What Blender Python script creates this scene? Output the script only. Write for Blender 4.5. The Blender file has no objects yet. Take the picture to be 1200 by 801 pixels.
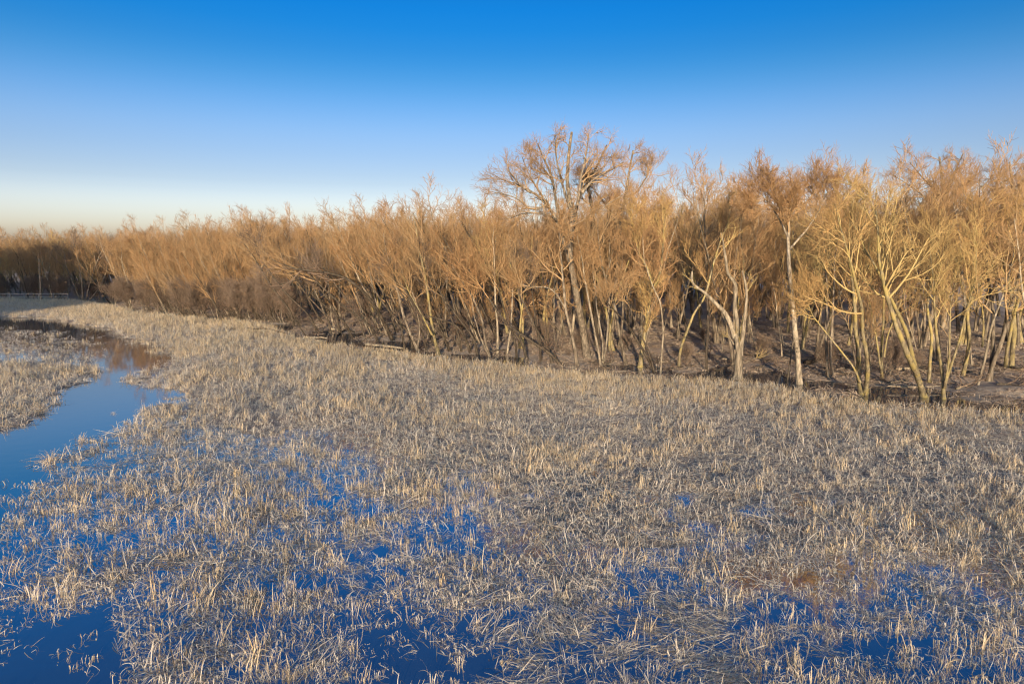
import bpy, math, random
import numpy as np
from mathutils import Vector

S = bpy.context.scene
COL = S.collection
R = math.radians
random.seed(7)

# ---------------------------------------------------------------- camera
CAM_H, PITCH, FPX = 10.0, R(-6.9), 800.0          # metres, radians, focal length for a 1200 px wide frame
cam = bpy.data.objects.new('camera', bpy.data.cameras.new('camera'))
COL.objects.link(cam)
cam.location = (0, 0, CAM_H)
cam.rotation_euler = (R(90) + PITCH, 0, 0)
cam.data.sensor_width = 36.0
cam.data.lens = 36.0 * FPX / 1200.0
cam.data.clip_start = 0.1
cam.data.clip_end = 12000
S.camera = cam

# ---------------------------------------------------------------- sky and sun (one low sun, behind and to the left)
SUN_EL, SUN_AZ = R(8.0), R(-175)                  # azimuth from +Y, clockwise
SUN_DIR = Vector((math.sin(SUN_AZ) * math.cos(SUN_EL), math.cos(SUN_AZ) * math.cos(SUN_EL), math.sin(SUN_EL)))
W = bpy.data.worlds.new('World')
S.world = W
W.use_nodes = True
wn, wl = W.node_tree.nodes, W.node_tree.links
wn.clear()
sky = wn.new('ShaderNodeTexSky')
sky.sky_type = 'NISHITA'
sky.sun_disc = False
sky.sun_elevation = SUN_EL
sky.sun_rotation = -SUN_AZ                     # the sky node turns the other way round
sky.altitude = 100
sky.air_density = 1.0
sky.dust_density = 5.0
sky.ozone_density = 2.0
# the camera's rendering of that clear evening sky: creamy at the horizon, deep blue above, the same all the way round; overhead lifted to neutral as added fill light
geo = wn.new('ShaderNodeNewGeometry')
sx = wn.new('ShaderNodeSeparateXYZ')
ml = wn.new('ShaderNodeMath'); ml.operation = 'MULTIPLY'; ml.inputs[1].default_value = -1.0
asn = wn.new('ShaderNodeMath'); asn.operation = 'ARCSINE'
dv = wn.new('ShaderNodeMath'); dv.operation = 'DIVIDE'; dv.inputs[1].default_value = R(90); dv.use_clamp = True
tint = wn.new('ShaderNodeValToRGB')
KEY = [(0, (22, 20, 25)), (1.5, (16, 14.4, 18)), (3, (9.6, 8.9, 11.3)), (4.5, (6.3, 5.8, 7.3)), (6, (3.9, 3.75, 4.85)), (8, (2.65, 2.8, 3.8)), (10, (1.98, 2.42, 3.45)), (12, (1.26, 2.06, 3.15)), (14, (.64, 1.71, 2.8)),
       (16, (.27, 1.44, 2.65)), (19, (.075, 1.28, 2.7)), (24, (.12, .98, 2.1)), (32, (.18, .68, 1.45)), (48, (1.0, 1.6, 2.2)), (70, (2.2, 2.2, 2.2)), (90, (2.2, 2.2, 2.2))]
kx = np.array([k[0] for k in KEY], float); ky = np.log(np.array([k[1] for k in KEY]))
els = []
for dg in (0, 1, 2, 3, 3.75, 4.5, 5.25, 6, 6.75, 7.5, 8.25, 9, 10, 11, 12, 13, 14, 15, 16, 17.5, 19, 21, 24, 28, 32, 37, 42, 48, 55, 62, 70, 90):
    # smooth (Hermite) interpolation of the logarithm
    i = min(max(int(np.searchsorted(kx, dg, side='right')) - 1, 0), len(kx) - 2)
    sl = np.gradient(ky, kx, axis=0)
    hh = kx[i + 1] - kx[i]; t = (dg - kx[i]) / hh
    v = (2 * t**3 - 3 * t**2 + 1) * ky[i] + (t**3 - 2 * t**2 + t) * hh * sl[i] + (-2 * t**3 + 3 * t**2) * ky[i + 1] + (t**3 - t**2) * hh * sl[i + 1]
    els.append((dg, tuple(np.exp(v))))
ce = tint.color_ramp.elements
while len(ce) < len(els): ce.new(0.5)
for e, (deg, c) in zip(ce, els): e.position = deg / 90.0
for e, (deg, c) in zip(ce, els): e.color = (c[0] / 26, c[1] / 26, c[2] / 26, 1)
gain = wn.new('ShaderNodeVectorMath'); gain.operation = 'MULTIPLY'
up2 = wn.new('ShaderNodeVectorMath'); up2.operation = 'SCALE'; up2.inputs['Scale'].default_value = 26.0
wl.new(geo.outputs['Incoming'], sx.inputs[0]); wl.new(sx.outputs['Z'], ml.inputs[0]); wl.new(ml.outputs[0], asn.inputs[0])
wl.new(asn.outputs[0], dv.inputs[0]); wl.new(dv.outputs[0], tint.inputs[0])
wl.new(sky.outputs[0], gain.inputs[0]); wl.new(tint.outputs[0], gain.inputs[1]); wl.new(gain.outputs[0], up2.inputs[0])
bg = wn.new('ShaderNodeBackground')
bg.inputs['Strength'].default_value = 0.0485
wo = wn.new('ShaderNodeOutputWorld')
wl.new(up2.outputs[0], bg.inputs['Color'])
wl.new(bg.outputs[0], wo.inputs['Surface'])

sd = bpy.data.lights.new('sun', 'SUN')
sd.energy = 5.0
sd.angle = R(0.8)
sd.color = (1.0, 0.76, 0.46)
sun = bpy.data.objects.new('sun', sd)
COL.objects.link(sun)
sun.rotation_euler = (-SUN_DIR).to_track_quat('-Z', 'Y').to_euler()

S.view_settings.view_transform = 'Standard'
S.view_settings.look = 'None'
S.view_settings.exposure = 1.05
S.view_settings.gamma = 1.0
S.cycles.use_denoising = True
S.cycles.filter_width = 1.2
S.cycles.use_adaptive_sampling = False
S.cycles.sample_clamp_direct = 3.0
S.cycles.sample_clamp_indirect = 1.0
S.cycles.max_bounces = 6
S.cycles.diffuse_bounces = 3
S.cycles.glossy_bounces = 3

# ---------------------------------------------------------------- helpers
CP, SP = math.cos(PITCH), math.sin(PITCH)


def ray(px, py):
    u, v = (px - 600.0) / FPX, (400.5 - py) / FPX
    return np.array([u, CP - SP * v, SP + CP * v])


def ground(px, py, z=0.0):
    d = ray(px, py)
    k = (z - CAM_H) / d[2]
    return np.array([d[0] * k, d[1] * k, z])


def at(px, py, Y):
    d = ray(px, py)
    k = Y / d[1]
    return np.array([d[0] * k, Y, CAM_H + d[2] * k])


def tag(o, label=None, cat=None, group=None, kind=None):
    if label: o['label'] = label
    if cat: o['category'] = cat
    if group: o['group'] = group
    if kind: o['kind'] = kind
    return o


def empty(name, loc, rz=0.0):
    o = bpy.data.objects.new(name, None)
    o.empty_display_size = 0.5
    COL.objects.link(o)
    o.location = loc
    o.rotation_euler = (0, 0, rz)
    return o


def mesh_from(name, v, f, mat, smooth=True, attrs=None):
    me = bpy.data.meshes.new(name)
    v = np.asarray(v, np.float32)
    f = np.asarray(f, np.int32)
    k = f.shape[1]
    me.vertices.add(len(v)); me.vertices.foreach_set('co', v.ravel())
    me.loops.add(f.size); me.loops.foreach_set('vertex_index', f.ravel())
    me.polygons.add(len(f))
    me.polygons.foreach_set('loop_start', np.arange(0, f.size, k, dtype=np.int32))
    me.polygons.foreach_set('loop_total', np.full(len(f), k, np.int32))
    if smooth: me.polygons.foreach_set('use_smooth', np.ones(len(f), bool))
    for an, av in (attrs or {}).items():
        a = me.attributes.new(an, 'FLOAT', 'POINT')
        a.data.foreach_set('value', np.asarray(av, np.float32))
    me.update(calc_edges=True)
    if mat: me.materials.append(mat)
    return me


def link(name, me, parent=None):
    o = bpy.data.objects.new(name, me)
    COL.objects.link(o)
    if parent is not None: o.parent = parent
    return o


def norm(a):
    return a / np.maximum(np.linalg.norm(a, axis=-1, keepdims=True), 1e-9)


_tab = np.random.default_rng(5).random((256, 256))


def vnoise(x, y, scale, seed=0):
    x = np.asarray(x) / scale + seed * 17.31
    y = np.asarray(y) / scale + seed * 9.77
    xi, yi = np.floor(x).astype(int), np.floor(y).astype(int)
    fx, fy = x - xi, y - yi
    fx, fy = fx * fx * (3 - 2 * fx), fy * fy * (3 - 2 * fy)
    a, b = _tab[xi & 255, yi & 255], _tab[(xi + 1) & 255, yi & 255]
    c, d = _tab[xi & 255, (yi + 1) & 255], _tab[(xi + 1) & 255, (yi + 1) & 255]
    return (a * (1 - fx) + b * fx) * (1 - fy) + (c * (1 - fx) + d * fx) * fy


def inside(poly, x, y):
    r = np.zeros(np.shape(x), bool)
    n = len(poly)
    for i in range(n):
        (x0, y0), (x1, y1) = poly[i], poly[(i + 1) % n]
        c = ((y0 > y) != (y1 > y)) & (x < (x1 - x0) * (y - y0) / (y1 - y0 + 1e-12) + x0)
        r ^= c
    return r


def sstep(a, b, x):
    t = np.clip((x - a) / (b - a), 0, 1)
    return t * t * (3 - 2 * t)


# ---------------------------------------------------------------- materials
def mat_new(name):
    m = bpy.data.materials.new(name)
    m.use_nodes = True
    nt = m.node_tree
    return m, nt.nodes, nt.links, nt.nodes['Principled BSDF']


def ramp(nodes, stops):
    r = nodes.new('ShaderNodeValToRGB')
    e = r.color_ramp.elements
    e[0].position, e[0].color = stops[0][0], (*stops[0][1], 1)
    e[1].position, e[1].color = stops[-1][0], (*stops[-1][1], 1)
    for p, c in stops[1:-1]:
        n = e.new(p); n.color = (*c, 1)
    return r


def bark_mat(name, dark, mid, lite, scale=6.0, lichen=None):
    m, n, l, b = mat_new(name)
    tc = n.new('ShaderNodeTexCoord')
    mp = n.new('ShaderNodeMapping'); mp.inputs['Scale'].default_value = (scale, scale, scale * 0.25)
    l.new(tc.outputs['Object'], mp.inputs['Vector'])
    nz = n.new('ShaderNodeTexNoise'); nz.inputs['Scale'].default_value = 1.0; nz.inputs['Detail'].default_value = 5
    l.new(mp.outputs[0], nz.inputs['Vector'])
    rp = ramp(n, [(0.3, dark), (0.5, mid), (0.72, lite)])
    l.new(nz.outputs['Fac'], rp.inputs[0])
    out = rp.outputs[0]
    if lichen:
        nz2 = n.new('ShaderNodeTexNoise'); nz2.inputs['Scale'].default_value = 1.3; nz2.inputs['Detail'].default_value = 3
        l.new(tc.outputs['Object'], nz2.inputs['Vector'])
        r2 = ramp(n, [(0.45, (0, 0, 0)), (0.62, (1, 1, 1))])
        l.new(nz2.outputs['Fac'], r2.inputs[0])
        mx = n.new('ShaderNodeMixRGB'); mx.inputs[2].default_value = (*lichen, 1)
        l.new(r2.outputs[0], mx.inputs[0]); l.new(out, mx.inputs[1])
        out = mx.outputs[0]
    oi = n.new('ShaderNodeObjectInfo')
    mr = n.new('ShaderNodeMapRange'); mr.inputs[3].default_value = 0.75; mr.inputs[4].default_value = 1.2
    l.new(oi.outputs['Random'], mr.inputs[0])
    hv = n.new('ShaderNodeHueSaturation'); l.new(mr.outputs[0], hv.inputs['Value']); l.new(out, hv.inputs['Color'])
    l.new(hv.outputs[0], b.inputs['Base Color'])
    b.inputs['Roughness'].default_value = 0.95
    b.inputs['Specular IOR Level'].default_value = 0.1
    bp = n.new('ShaderNodeBump'); bp.inputs['Strength'].default_value = 0.6; bp.inputs['Distance'].default_value = 0.05
    l.new(nz.outputs['Fac'], bp.inputs['Height']); l.new(bp.outputs[0], b.inputs['Normal'])
    return m


def twig_mat(name, a, b_, c):
    m, n, l, b = mat_new(name)
    oi = n.new('ShaderNodeObjectInfo')
    at_ = n.new('ShaderNodeAttribute'); at_.attribute_name = 'tone'
    mx = n.new('ShaderNodeMath'); mx.operation = 'MULTIPLY_ADD'
    l.new(oi.outputs['Random'], mx.inputs[0]); mx.inputs[1].default_value = 0.45
    m2 = n.new('ShaderNodeMath'); m2.operation = 'MULTIPLY'; m2.inputs[1].default_value = 0.55
    l.new(at_.outputs['Fac'], m2.inputs[0]); l.new(m2.outputs[0], mx.inputs[2])
    rp = ramp(n, [(0.1, a), (0.5, b_), (0.9, c)])
    l.new(mx.outputs[0], rp.inputs[0]); l.new(rp.outputs[0], b.inputs['Base Color'])
    b.inputs['Roughness'].default_value = 0.9
    b.inputs['Specular IOR Level'].default_value = 0.15
    return m


M = {}
M['bark'] = bark_mat('bark', (0.05, 0.042, 0.036), (0.135, 0.117, 0.10), (0.26, 0.23, 0.195))
M['bark_lichen'] = bark_mat('bark_lichen', (0.055, 0.046, 0.034), (0.155, 0.135, 0.095), (0.28, 0.25, 0.17), lichen=(0.24, 0.20, 0.09))
M['bark_pale'] = bark_mat('bark_pale', (0.08, 0.07, 0.06), (0.20, 0.178, 0.15), (0.36, 0.32, 0.27))
M['bark_dark'] = bark_mat('bark_dark', (0.026, 0.022, 0.019), (0.055, 0.047, 0.041), (0.11, 0.095, 0.082))
M['log'] = bark_mat('drift_wood', (0.14, 0.115, 0.09), (0.28, 0.24, 0.19), (0.42, 0.37, 0.30))
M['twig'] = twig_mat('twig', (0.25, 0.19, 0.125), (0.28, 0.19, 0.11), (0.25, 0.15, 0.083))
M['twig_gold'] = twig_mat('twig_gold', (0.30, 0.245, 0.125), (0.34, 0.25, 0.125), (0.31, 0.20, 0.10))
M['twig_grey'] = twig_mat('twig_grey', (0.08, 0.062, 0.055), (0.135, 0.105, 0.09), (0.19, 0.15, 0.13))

# reed straw: golden dry stalks, and greyer rotten ones
def straw_mat(name, stops):
    m, n, l, b = mat_new(name)
    at_ = n.new('ShaderNodeAttribute'); at_.attribute_name = 'tone'
    oi = n.new('ShaderNodeObjectInfo')
    ad = n.new('ShaderNodeMath'); ad.operation = 'MULTIPLY_ADD'; ad.inputs[1].default_value = 0.35
    l.new(oi.outputs['Random'], ad.inputs[0])
    m8 = n.new('ShaderNodeMath'); m8.operation = 'MULTIPLY'; m8.inputs[1].default_value = 0.65
    l.new(at_.outputs['Fac'], m8.inputs[0]); l.new(m8.outputs[0], ad.inputs[2])
    rp = ramp(n, stops)
    l.new(ad.outputs[0], rp.inputs[0]); l.new(rp.outputs[0], b.inputs['Base Color'])
    b.inputs['Roughness'].default_value = 0.75
    b.inputs['Specular IOR Level'].default_value = 0.2
    tr = n.new('ShaderNodeBsdfTranslucent'); l.new(rp.outputs[0], tr.inputs['Color'])
    ms = n.new('ShaderNodeMixShader'); ms.inputs[0].default_value = 0.38
    l.new(b.outputs[0], ms.inputs[1]); l.new(tr.outputs[0], ms.inputs[2])
    l.new(ms.outputs[0], n['Material Output'].inputs['Surface'])
    return m


M['straw'] = straw_mat('straw', [(0.0, (0.12, 0.095, 0.08)), (0.2, (0.32, 0.26, 0.20)), (0.42, (0.66, 0.56, 0.43)), (0.75, (0.80, 0.69, 0.53)), (0.95, (0.74, 0.54, 0.28))])
M['straw_grey'] = straw_mat('straw_grey', [(0.0, (0.14, 0.12, 0.115)), (0.2, (0.36, 0.31, 0.285)), (0.42, (0.62, 0.575, 0.54)), (0.75, (0.75, 0.70, 0.64)), (0.95, (0.72, 0.57, 0.40))])

# ground: marsh mud with matted straw, leaf litter under the trees
m, n, l, b = mat_new('ground')
tc = n.new('ShaderNodeTexCoord')
def noise(scale, detail=6, rough=0.6):
    z = n.new('ShaderNodeTexNoise'); z.inputs['Scale'].default_value = scale
    z.inputs['Detail'].default_value = detail; z.inputs['Roughness'].default_value = rough
    l.new(tc.outputs['Object'], z.inputs['Vector']); return z
n1, n2, n3 = noise(3.0, 8, 0.7), noise(0.25, 4), noise(14.0, 4, 0.7)
r1 = ramp(n, [(0.30, (0.17, 0.145, 0.14)), (0.5, (0.35, 0.305, 0.28)), (0.68, (0.52, 0.455, 0.39))])
l.new(n1.outputs['Fac'], r1.inputs[0])
r2 = ramp(n, [(0.30, (0.19, 0.15, 0.14)), (0.5, (0.33, 0.275, 0.25)), (0.7, (0.46, 0.39, 0.34))])
mixn = n.new('ShaderNodeMixRGB'); mixn.inputs[0].default_value = 0.45
l.new(n1.outputs['Fac'], mixn.inputs[1]); l.new(n2.outputs['Fac'], mixn.inputs[2])
l.new(mixn.outputs[0], r2.inputs[0])
za = n.new('ShaderNodeAttribute'); za.attribute_name = 'zone'
mx = n.new('ShaderNodeMixRGB')
l.new(za.outputs['Fac'], mx.inputs[0]); l.new(r1.outputs[0], mx.inputs[1]); l.new(r2.outputs[0], mx.inputs[2])
l.new(mx.outputs[0], b.inputs['Base Color'])
b.inputs['Roughness'].default_value = 0.9
b.inputs['Specular IOR Level'].default_value = 0.2
bp = n.new('ShaderNodeBump'); bp.inputs['Strength'].default_value = 0.8; bp.inputs['Distance'].default_value = 0.12
mb = n.new('ShaderNodeMath'); mb.operation = 'ADD'
l.new(n1.outputs['Fac'], mb.inputs[0]); l.new(n3.outputs['Fac'], mb.inputs[1])
l.new(mb.outputs[0], bp.inputs['Height']); l.new(bp.outputs[0], b.inputs['Normal'])
M['ground'] = m

m, n, l, b = mat_new('water')
b.inputs['Base Color'].default_value = (0.03, 0.05, 0.08, 1)
b.inputs['Roughness'].default_value = 0.03
b.inputs['IOR'].default_value = 5.2
tc = n.new('ShaderNodeTexCoord')
nz = n.new('ShaderNodeTexNoise'); nz.inputs['Scale'].default_value = 1.2; nz.inputs['Detail'].default_value = 3
l.new(tc.outputs['Object'], nz.inputs['Vector'])
bp = n.new('ShaderNodeBump'); bp.inputs['Strength'].default_value = 0.06; bp.inputs['Distance'].default_value = 0.05
l.new(nz.outputs['Fac'], bp.inputs['Height']); l.new(bp.outputs[0], b.inputs['Normal'])
M['water'] = m

m, n, l, b = mat_new('hill_brush')
tc = n.new('ShaderNodeTexCoord')
nz = n.new('ShaderNodeTexNoise'); nz.inputs['Scale'].default_value = 0.15; nz.inputs['Detail'].default_value = 9; nz.inputs['Roughness'].default_value = 0.75
l.new(tc.outputs['Object'], nz.inputs['Vector'])
rp = ramp(n, [(0.35, (0.08, 0.06, 0.045)), (0.5, (0.17, 0.115, 0.075)), (0.66, (0.27, 0.19, 0.12))])
l.new(nz.outputs['Fac'], rp.inputs[0]); l.new(rp.outputs[0], b.inputs['Base Color'])
b.inputs['Roughness'].default_value = 1.0
M['hill'] = m

m, n, l, b = mat_new('weathered_rail')
b.inputs['Roughness'].default_value = 0.8
nz = n.new('ShaderNodeTexNoise'); nz.inputs['Scale'].default_value = 2.0; nz.inputs['Detail'].default_value = 5
rp = ramp(n, [(0.35, (0.22, 0.215, 0.22)), (0.65, (0.34, 0.335, 0.335))])
l.new(nz.outputs['Fac'], rp.inputs[0]); l.new(rp.outputs[0], b.inputs['Base Color'])
M['rail'] = m
M['leaf'] = twig_mat('leaf_litter', (0.18, 0.14, 0.125), (0.34, 0.275, 0.235), (0.50, 0.42, 0.35))

# ---------------------------------------------------------------- the lie of the land
EDGE_PX = [(1420, 500), (1200, 466), (1100, 461), (1010, 457), (940, 447), (870, 441), (780, 436), (680, 428), (560, 414), (480, 406),
           (400, 392), (330, 380), (250, 376), (170, 367), (100, 353), (0, 351), (-300, 350)]
EDGE = np.array([ground(*p)[:2] for p in EDGE_PX])


def edge_dist(x, y):
    """signed distance to the edge of the wood: positive inside the wood"""
    x, y = np.asarray(x, float), np.asarray(y, float)
    best = np.full(x.shape, 1e9); sg = np.ones(x.shape)
    for (ax, ay), (bx, by) in zip(EDGE[:-1], EDGE[1:]):
        dx, dy = bx - ax, by - ay
        t = np.clip(((x - ax) * dx + (y - ay) * dy) / (dx * dx + dy * dy), 0, 1)
        ex, ey = x - (ax + t * dx), y - (ay + t * dy)
        d = np.hypot(ex, ey)
        c = dx * (y - ay) - dy * (x - ax)
        sel = d < best
        best = np.where(sel, d, best); sg = np.where(sel, np.where(c < 0, 1.0, -1.0), sg)
    return best * sg


CTRL = [  # where the marsh is wet or dry: image spot of the photograph -> mean ground height, reed cover
    (40, 795, -.35, .03), (110, 765, -.2, .25), (230, 790, -.05, .9), (330, 785, -.03, .95), (440, 720, -.14, .4), (490, 775, -.25, .22),
    (560, 775, -.12, .5), (650, 785, -.08, .7), (760, 785, -.07, .7), (880, 785, -.07, .75), (1000, 795, -.09, .7), (1180, 795, -.07, .7),
    (30, 700, -.2, .38), (120, 690, -.07, .65), (250, 680, -.06, .7), (380, 690, -.06, .75), (520, 690, -.03, .95), (650, 700, -.05, .8),
    (800, 700, -.06, .75), (950, 700, -.1, .7), (1050, 690, -.1, .66), (1180, 700, -.05, .75), (20, 640, -.14, .55), (100, 600, -.1, .65),
    (230, 600, -.1, .62), (350, 620, -.05, .8), (480, 625, -.16, .5), (550, 645, -.12, .6), (640, 600, .01, .95), (760, 620, .01, 1),
    (900, 620, .02, 1), (1050, 620, .02, 1), (1180, 610, .03, 1), (20, 575, -.15, .3), (100, 530, -.06, .65), (220, 530, -.03, .8), (350, 540, -.03, .85),
    (360, 580, -.09, .62), (500, 560, .0, .9), (650, 540, .05, 1), (850, 540, .06, 1), (1100, 540, .06, 1), (20, 470, .05, 1), (60, 440, .06, 1),
    (210, 470, .02, .85), (300, 480, .04, 1), (500, 480, .08, 1), (800, 480, .08, 1), (1100, 490, .08, 1), (20, 425, .06, 1), (90, 422, .05, 1),
    (30, 398, -.2, .12), (80, 405, -.2, .1), (190, 412, -.04, .6), (250, 400, .08, 1), (250, 430, .08, 1), (400, 420, .1, 1), (600, 440, .1, 1),
    (900, 470, .1, 1), (20, 360, .1, 1), (100, 365, .1, 1), (150, 385, .06, 1), (200, 385, .1, 1), (300, 400, .1, 1)]
_c = np.array([[800 * g[0] / g[1], 16000 / g[1]] for g in (ground(c[0], c[1]) for c in CTRL)])
_cv = np.array([c[2:] for c in CTRL])
CHANNEL = [[ground(*p)[:2] for p in q] for q in (
    [(-60, 520), (0, 508), (38, 490), (86, 461), (108, 443), (100, 428), (96, 414), (150, 402), (200, 416), (186, 430), (174, 444), (188, 462), (172, 482), (136, 500), (85, 522), (42, 550), (5, 600), (-60, 640)],
    [(-60, 370), (0, 369), (60, 374), (125, 387), (205, 418), (150, 426), (112, 420), (95, 408), (55, 394), (15, 386), (-60, 384)],
    [(-60, 386), (0, 386), (60, 389), (104, 400), (116, 424), (60, 424), (-60, 424)])]


def marsh(x, y):
    """ground height and reed cover of the marsh"""
    x, y = np.asarray(x, float), np.asarray(y, float)
    yy = np.maximum(y, 6.0)
    qx, qy = 800 * x / yy, 16000 / yy
    ws = np.zeros(x.shape); h = np.zeros(x.shape); c = np.zeros(x.shape)
    for (cx, cy), (ch, cc) in zip(_c, _cv):
        w = 1.0 / ((qx - cx) ** 2 + (qy - cy) ** 2 + 150.0) ** 2
        ws += w; h += w * ch; c += w * cc
    h /= ws; c /= ws
    wx = x + (vnoise(x, y, 3.0, 4) - 0.5) * 3.0 + (vnoise(x, y, .8, 14) - .5) * 2.2
    wy = y + (vnoise(x, y, 3.0, 5) - 0.5) * 6.0 + (vnoise(x, y, .8, 15) - .5) * 4.0
    for poly in CHANNEL:
        k = inside(poly, wx, wy)
        h = np.where(k, -0.3, h); c = np.where(k, 0.09 if poly is CHANNEL[2] else 0.03, c)
    h = h - .07 * (c < .97) * (1 - c) - .03 * sstep(1.0, .8, c)
    nz = (vnoise(x, y, 5.0, 1) - .5) * .08 + (vnoise(x, y, 1.7, 2) - .5) * .09 + (vnoise(x, y, 0.6, 3) - .5) * .06
    return h + nz, c


def land(x, y):
    h, c = marsh(x, y)
    d = edge_dist(x, y)
    wood = 0.25 + sstep(4, 25, d) * 0.5 + (vnoise(x, y, 7, 8) - .5) * .6 + (vnoise(x, y, 2.2, 9) - .5) * .3
    ditch = -0.08 - .08 * sstep(.35, .45, x / np.maximum(y, 1)) + (vnoise(x, y, 6, 10) - .45) * .45 + (vnoise(x, y, 2.2, 13) - .5) * .12
    lim = -(0.085 + .06 * sstep(.38, .5, x / np.maximum(y, 1)) - .07 * sstep(-.28, -.42, x / np.maximum(y, 1))) * np.hypot(x, y)
    t = sstep(lim - 2.5, lim + 1.0, d)
    h = h * (1 - t) + ditch * t
    t = sstep(-2.5, 8, d + (vnoise(x, y, 3.5, 11) - .5) * 8)
    h = h * (1 - t) + wood * t
    far = sstep(250, 600, np.hypot(x, y))
    return h * (1 - far) + 0.6 * far, sstep(2.0, 5.0, d)


def polar_grid(angs, rads):
    A, Rr = np.meshgrid(angs, rads)
    x, y = np.sin(A) * Rr, np.cos(A) * Rr
    return x, y


front = np.linspace(R(-48), R(48), 560)
back = np.linspace(R(48), R(312), 90)[1:-1]
angs = np.concatenate([front, back])
rads = np.concatenate([[0.5, 4, 8, 11], np.geomspace(13, 230, 270), np.geomspace(250, 7000, 22)])
gx, gy = polar_grid(angs, rads)
gz, zone = land(gx, gy)
back_mask = gy < 5
gz = np.where(back_mask, 0.3, gz)
nr, na = gx.shape
idx = np.arange(nr * na).reshape(nr, na)
nxt = np.roll(idx, -1, axis=1)
F = np.stack([idx[:-1], idx[1:], nxt[1:], nxt[:-1]], -1).reshape(-1, 4)
V = np.stack([gx, gy, gz], -1).reshape(-1, 3)
g = link('ground', mesh_from('ground', V, F[:, ::-1], M['ground'], True, {'zone': zone.ravel()}))
tag(g, kind='structure')

# still flood water lying in the marsh
rads_w = np.concatenate([[1, 8], np.linspace(14, 240, 20)])
angs_w = np.linspace(R(-60), R(60), 40)
wx_, wy_ = polar_grid(angs_w, rads_w)
nr, na = wx_.shape
idx = np.arange(nr * na).reshape(nr, na)
F = np.stack([idx[:-1, :-1], idx[1:, :-1], idx[1:, 1:], idx[:-1, 1:]], -1).reshape(-1, 4)
w = link('water', mesh_from('water', np.stack([wx_, wy_, np.zeros_like(wx_)], -1).reshape(-1, 3), F[:, ::-1], M['water']))
tag(w, kind='structure')


def ridge(name, spine, heights, width, seed, mat, nx=260, ny=16, rough=3.0):
    """a wooded ridge along a spine of ground points"""
    spine = np.array(spine, float); heights = np.array(heights, float)
    t = np.linspace(0, len(spine) - 1, nx)
    cx, cy = (np.interp(t, np.arange(len(spine)), spine[:, i]) for i in (0, 1))
    hh = np.interp(t, np.arange(len(spine)), heights)
    dx, dy = np.gradient(cx), np.gradient(cy)
    ln = np.hypot(dx, dy); nxv, nyv = -dy / ln, dx / ln
    s = np.linspace(-1, 1, ny)
    X = cx[None] + s[:, None] * width * nxv[None]
    Y = cy[None] + s[:, None] * width * nyv[None]
    prof = np.cos(s * math.pi / 2) ** 0.8
    Z = prof[:, None] * (hh[None] + (vnoise(X, Y, 4, seed) - .5) * rough + (vnoise(X, Y, 15, seed + 1) - .5) * rough * 1.5) - (1 - prof[:, None]) * 0.5
    idx = np.arange(ny * nx).reshape(ny, nx)
    F = np.stack([idx[:-1, :-1], idx[1:, :-1], idx[1:, 1:], idx[:-1, 1:]], -1).reshape(-1, 4)
    o = link(name, mesh_from(name, np.stack([X, Y, Z], -1).reshape(-1, 3), F, mat))
    return tag(o, kind='structure')


# unseen ridge added on the sun's side so the far-left stand falls in shade
_a = np.array([math.sin(SUN_AZ), math.cos(SUN_AZ)]); _p = np.array([_a[1], -_a[0]]); _p = _p if _p[1] > 0 else -_p
ridge('shade_ridge', [_a * 100 + _p * q for q in (80, 90, 97, 105, 114, 126, 200, 260, 330)], [2, 14, 27, 39, 48, 52, 52, 50, 45], 40, 21, M['hill'], nx=220, rough=1.4)
# low hills far behind the wood on the right
ridge('hills', [(40, 640), (190, 560), (330, 500), (480, 430), (640, 330)], [8, 30, 43, 48, 44], 110, 31, M['hill'], nx=300, rough=7)

# ---------------------------------------------------------------- growing wood
def tubes(P, Rd, k):
    """P (B,n,3), Rd (B,n) -> verts, quads"""
    B, n_, _ = P.shape
    T = np.gradient(P, axis=1)
    T = norm(T)
    ref = np.where(np.abs(T[:, :1, 2:3]) > 0.8, np.array([1.0, 0, 0]), np.array([0, 0, 1.0]))
    ref = np.repeat(ref, n_, 1)
    U = norm(np.cross(ref, T)); Wv = np.cross(T, U)
    a = np.arange(k) * 2 * math.pi / k
    V = P[:, :, None] + Rd[:, :, None, None] * (np.cos(a)[None, None, :, None] * U[:, :, None] + np.sin(a)[None, None, :, None] * Wv[:, :, None])
    idx = np.arange(B * n_ * k).reshape(B, n_, k)
    nx = np.roll(idx, -1, 2)
    F = np.stack([idx[:, :-1], nx[:, :-1], nx[:, 1:], idx[:, 1:]], -1).reshape(-1, 4)
    return V.reshape(-1, 3), F


def merge(parts):
    vs, fs, tn, o = [], [], [], 0
    for v, f, t in parts:
        vs.append(v); fs.append(f + o); tn.append(t); o += len(v)
    return np.concatenate(vs), np.concatenate(fs), np.concatenate(tn)


def grow(rng, st, di, ln, nseg, trop, wob, bias=(0, 0, 0)):
    P = [st]; d = norm(di); p = st
    up = np.array([0, 0, 1.0]) * trop + np.array(bias)
    for _ in range(nseg):
        p = p + d * (ln / nseg)[:, None]
        P.append(p)
        d = norm(d + up + rng.normal(0, wob, d.shape))
    return np.stack(P, 1)


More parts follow.
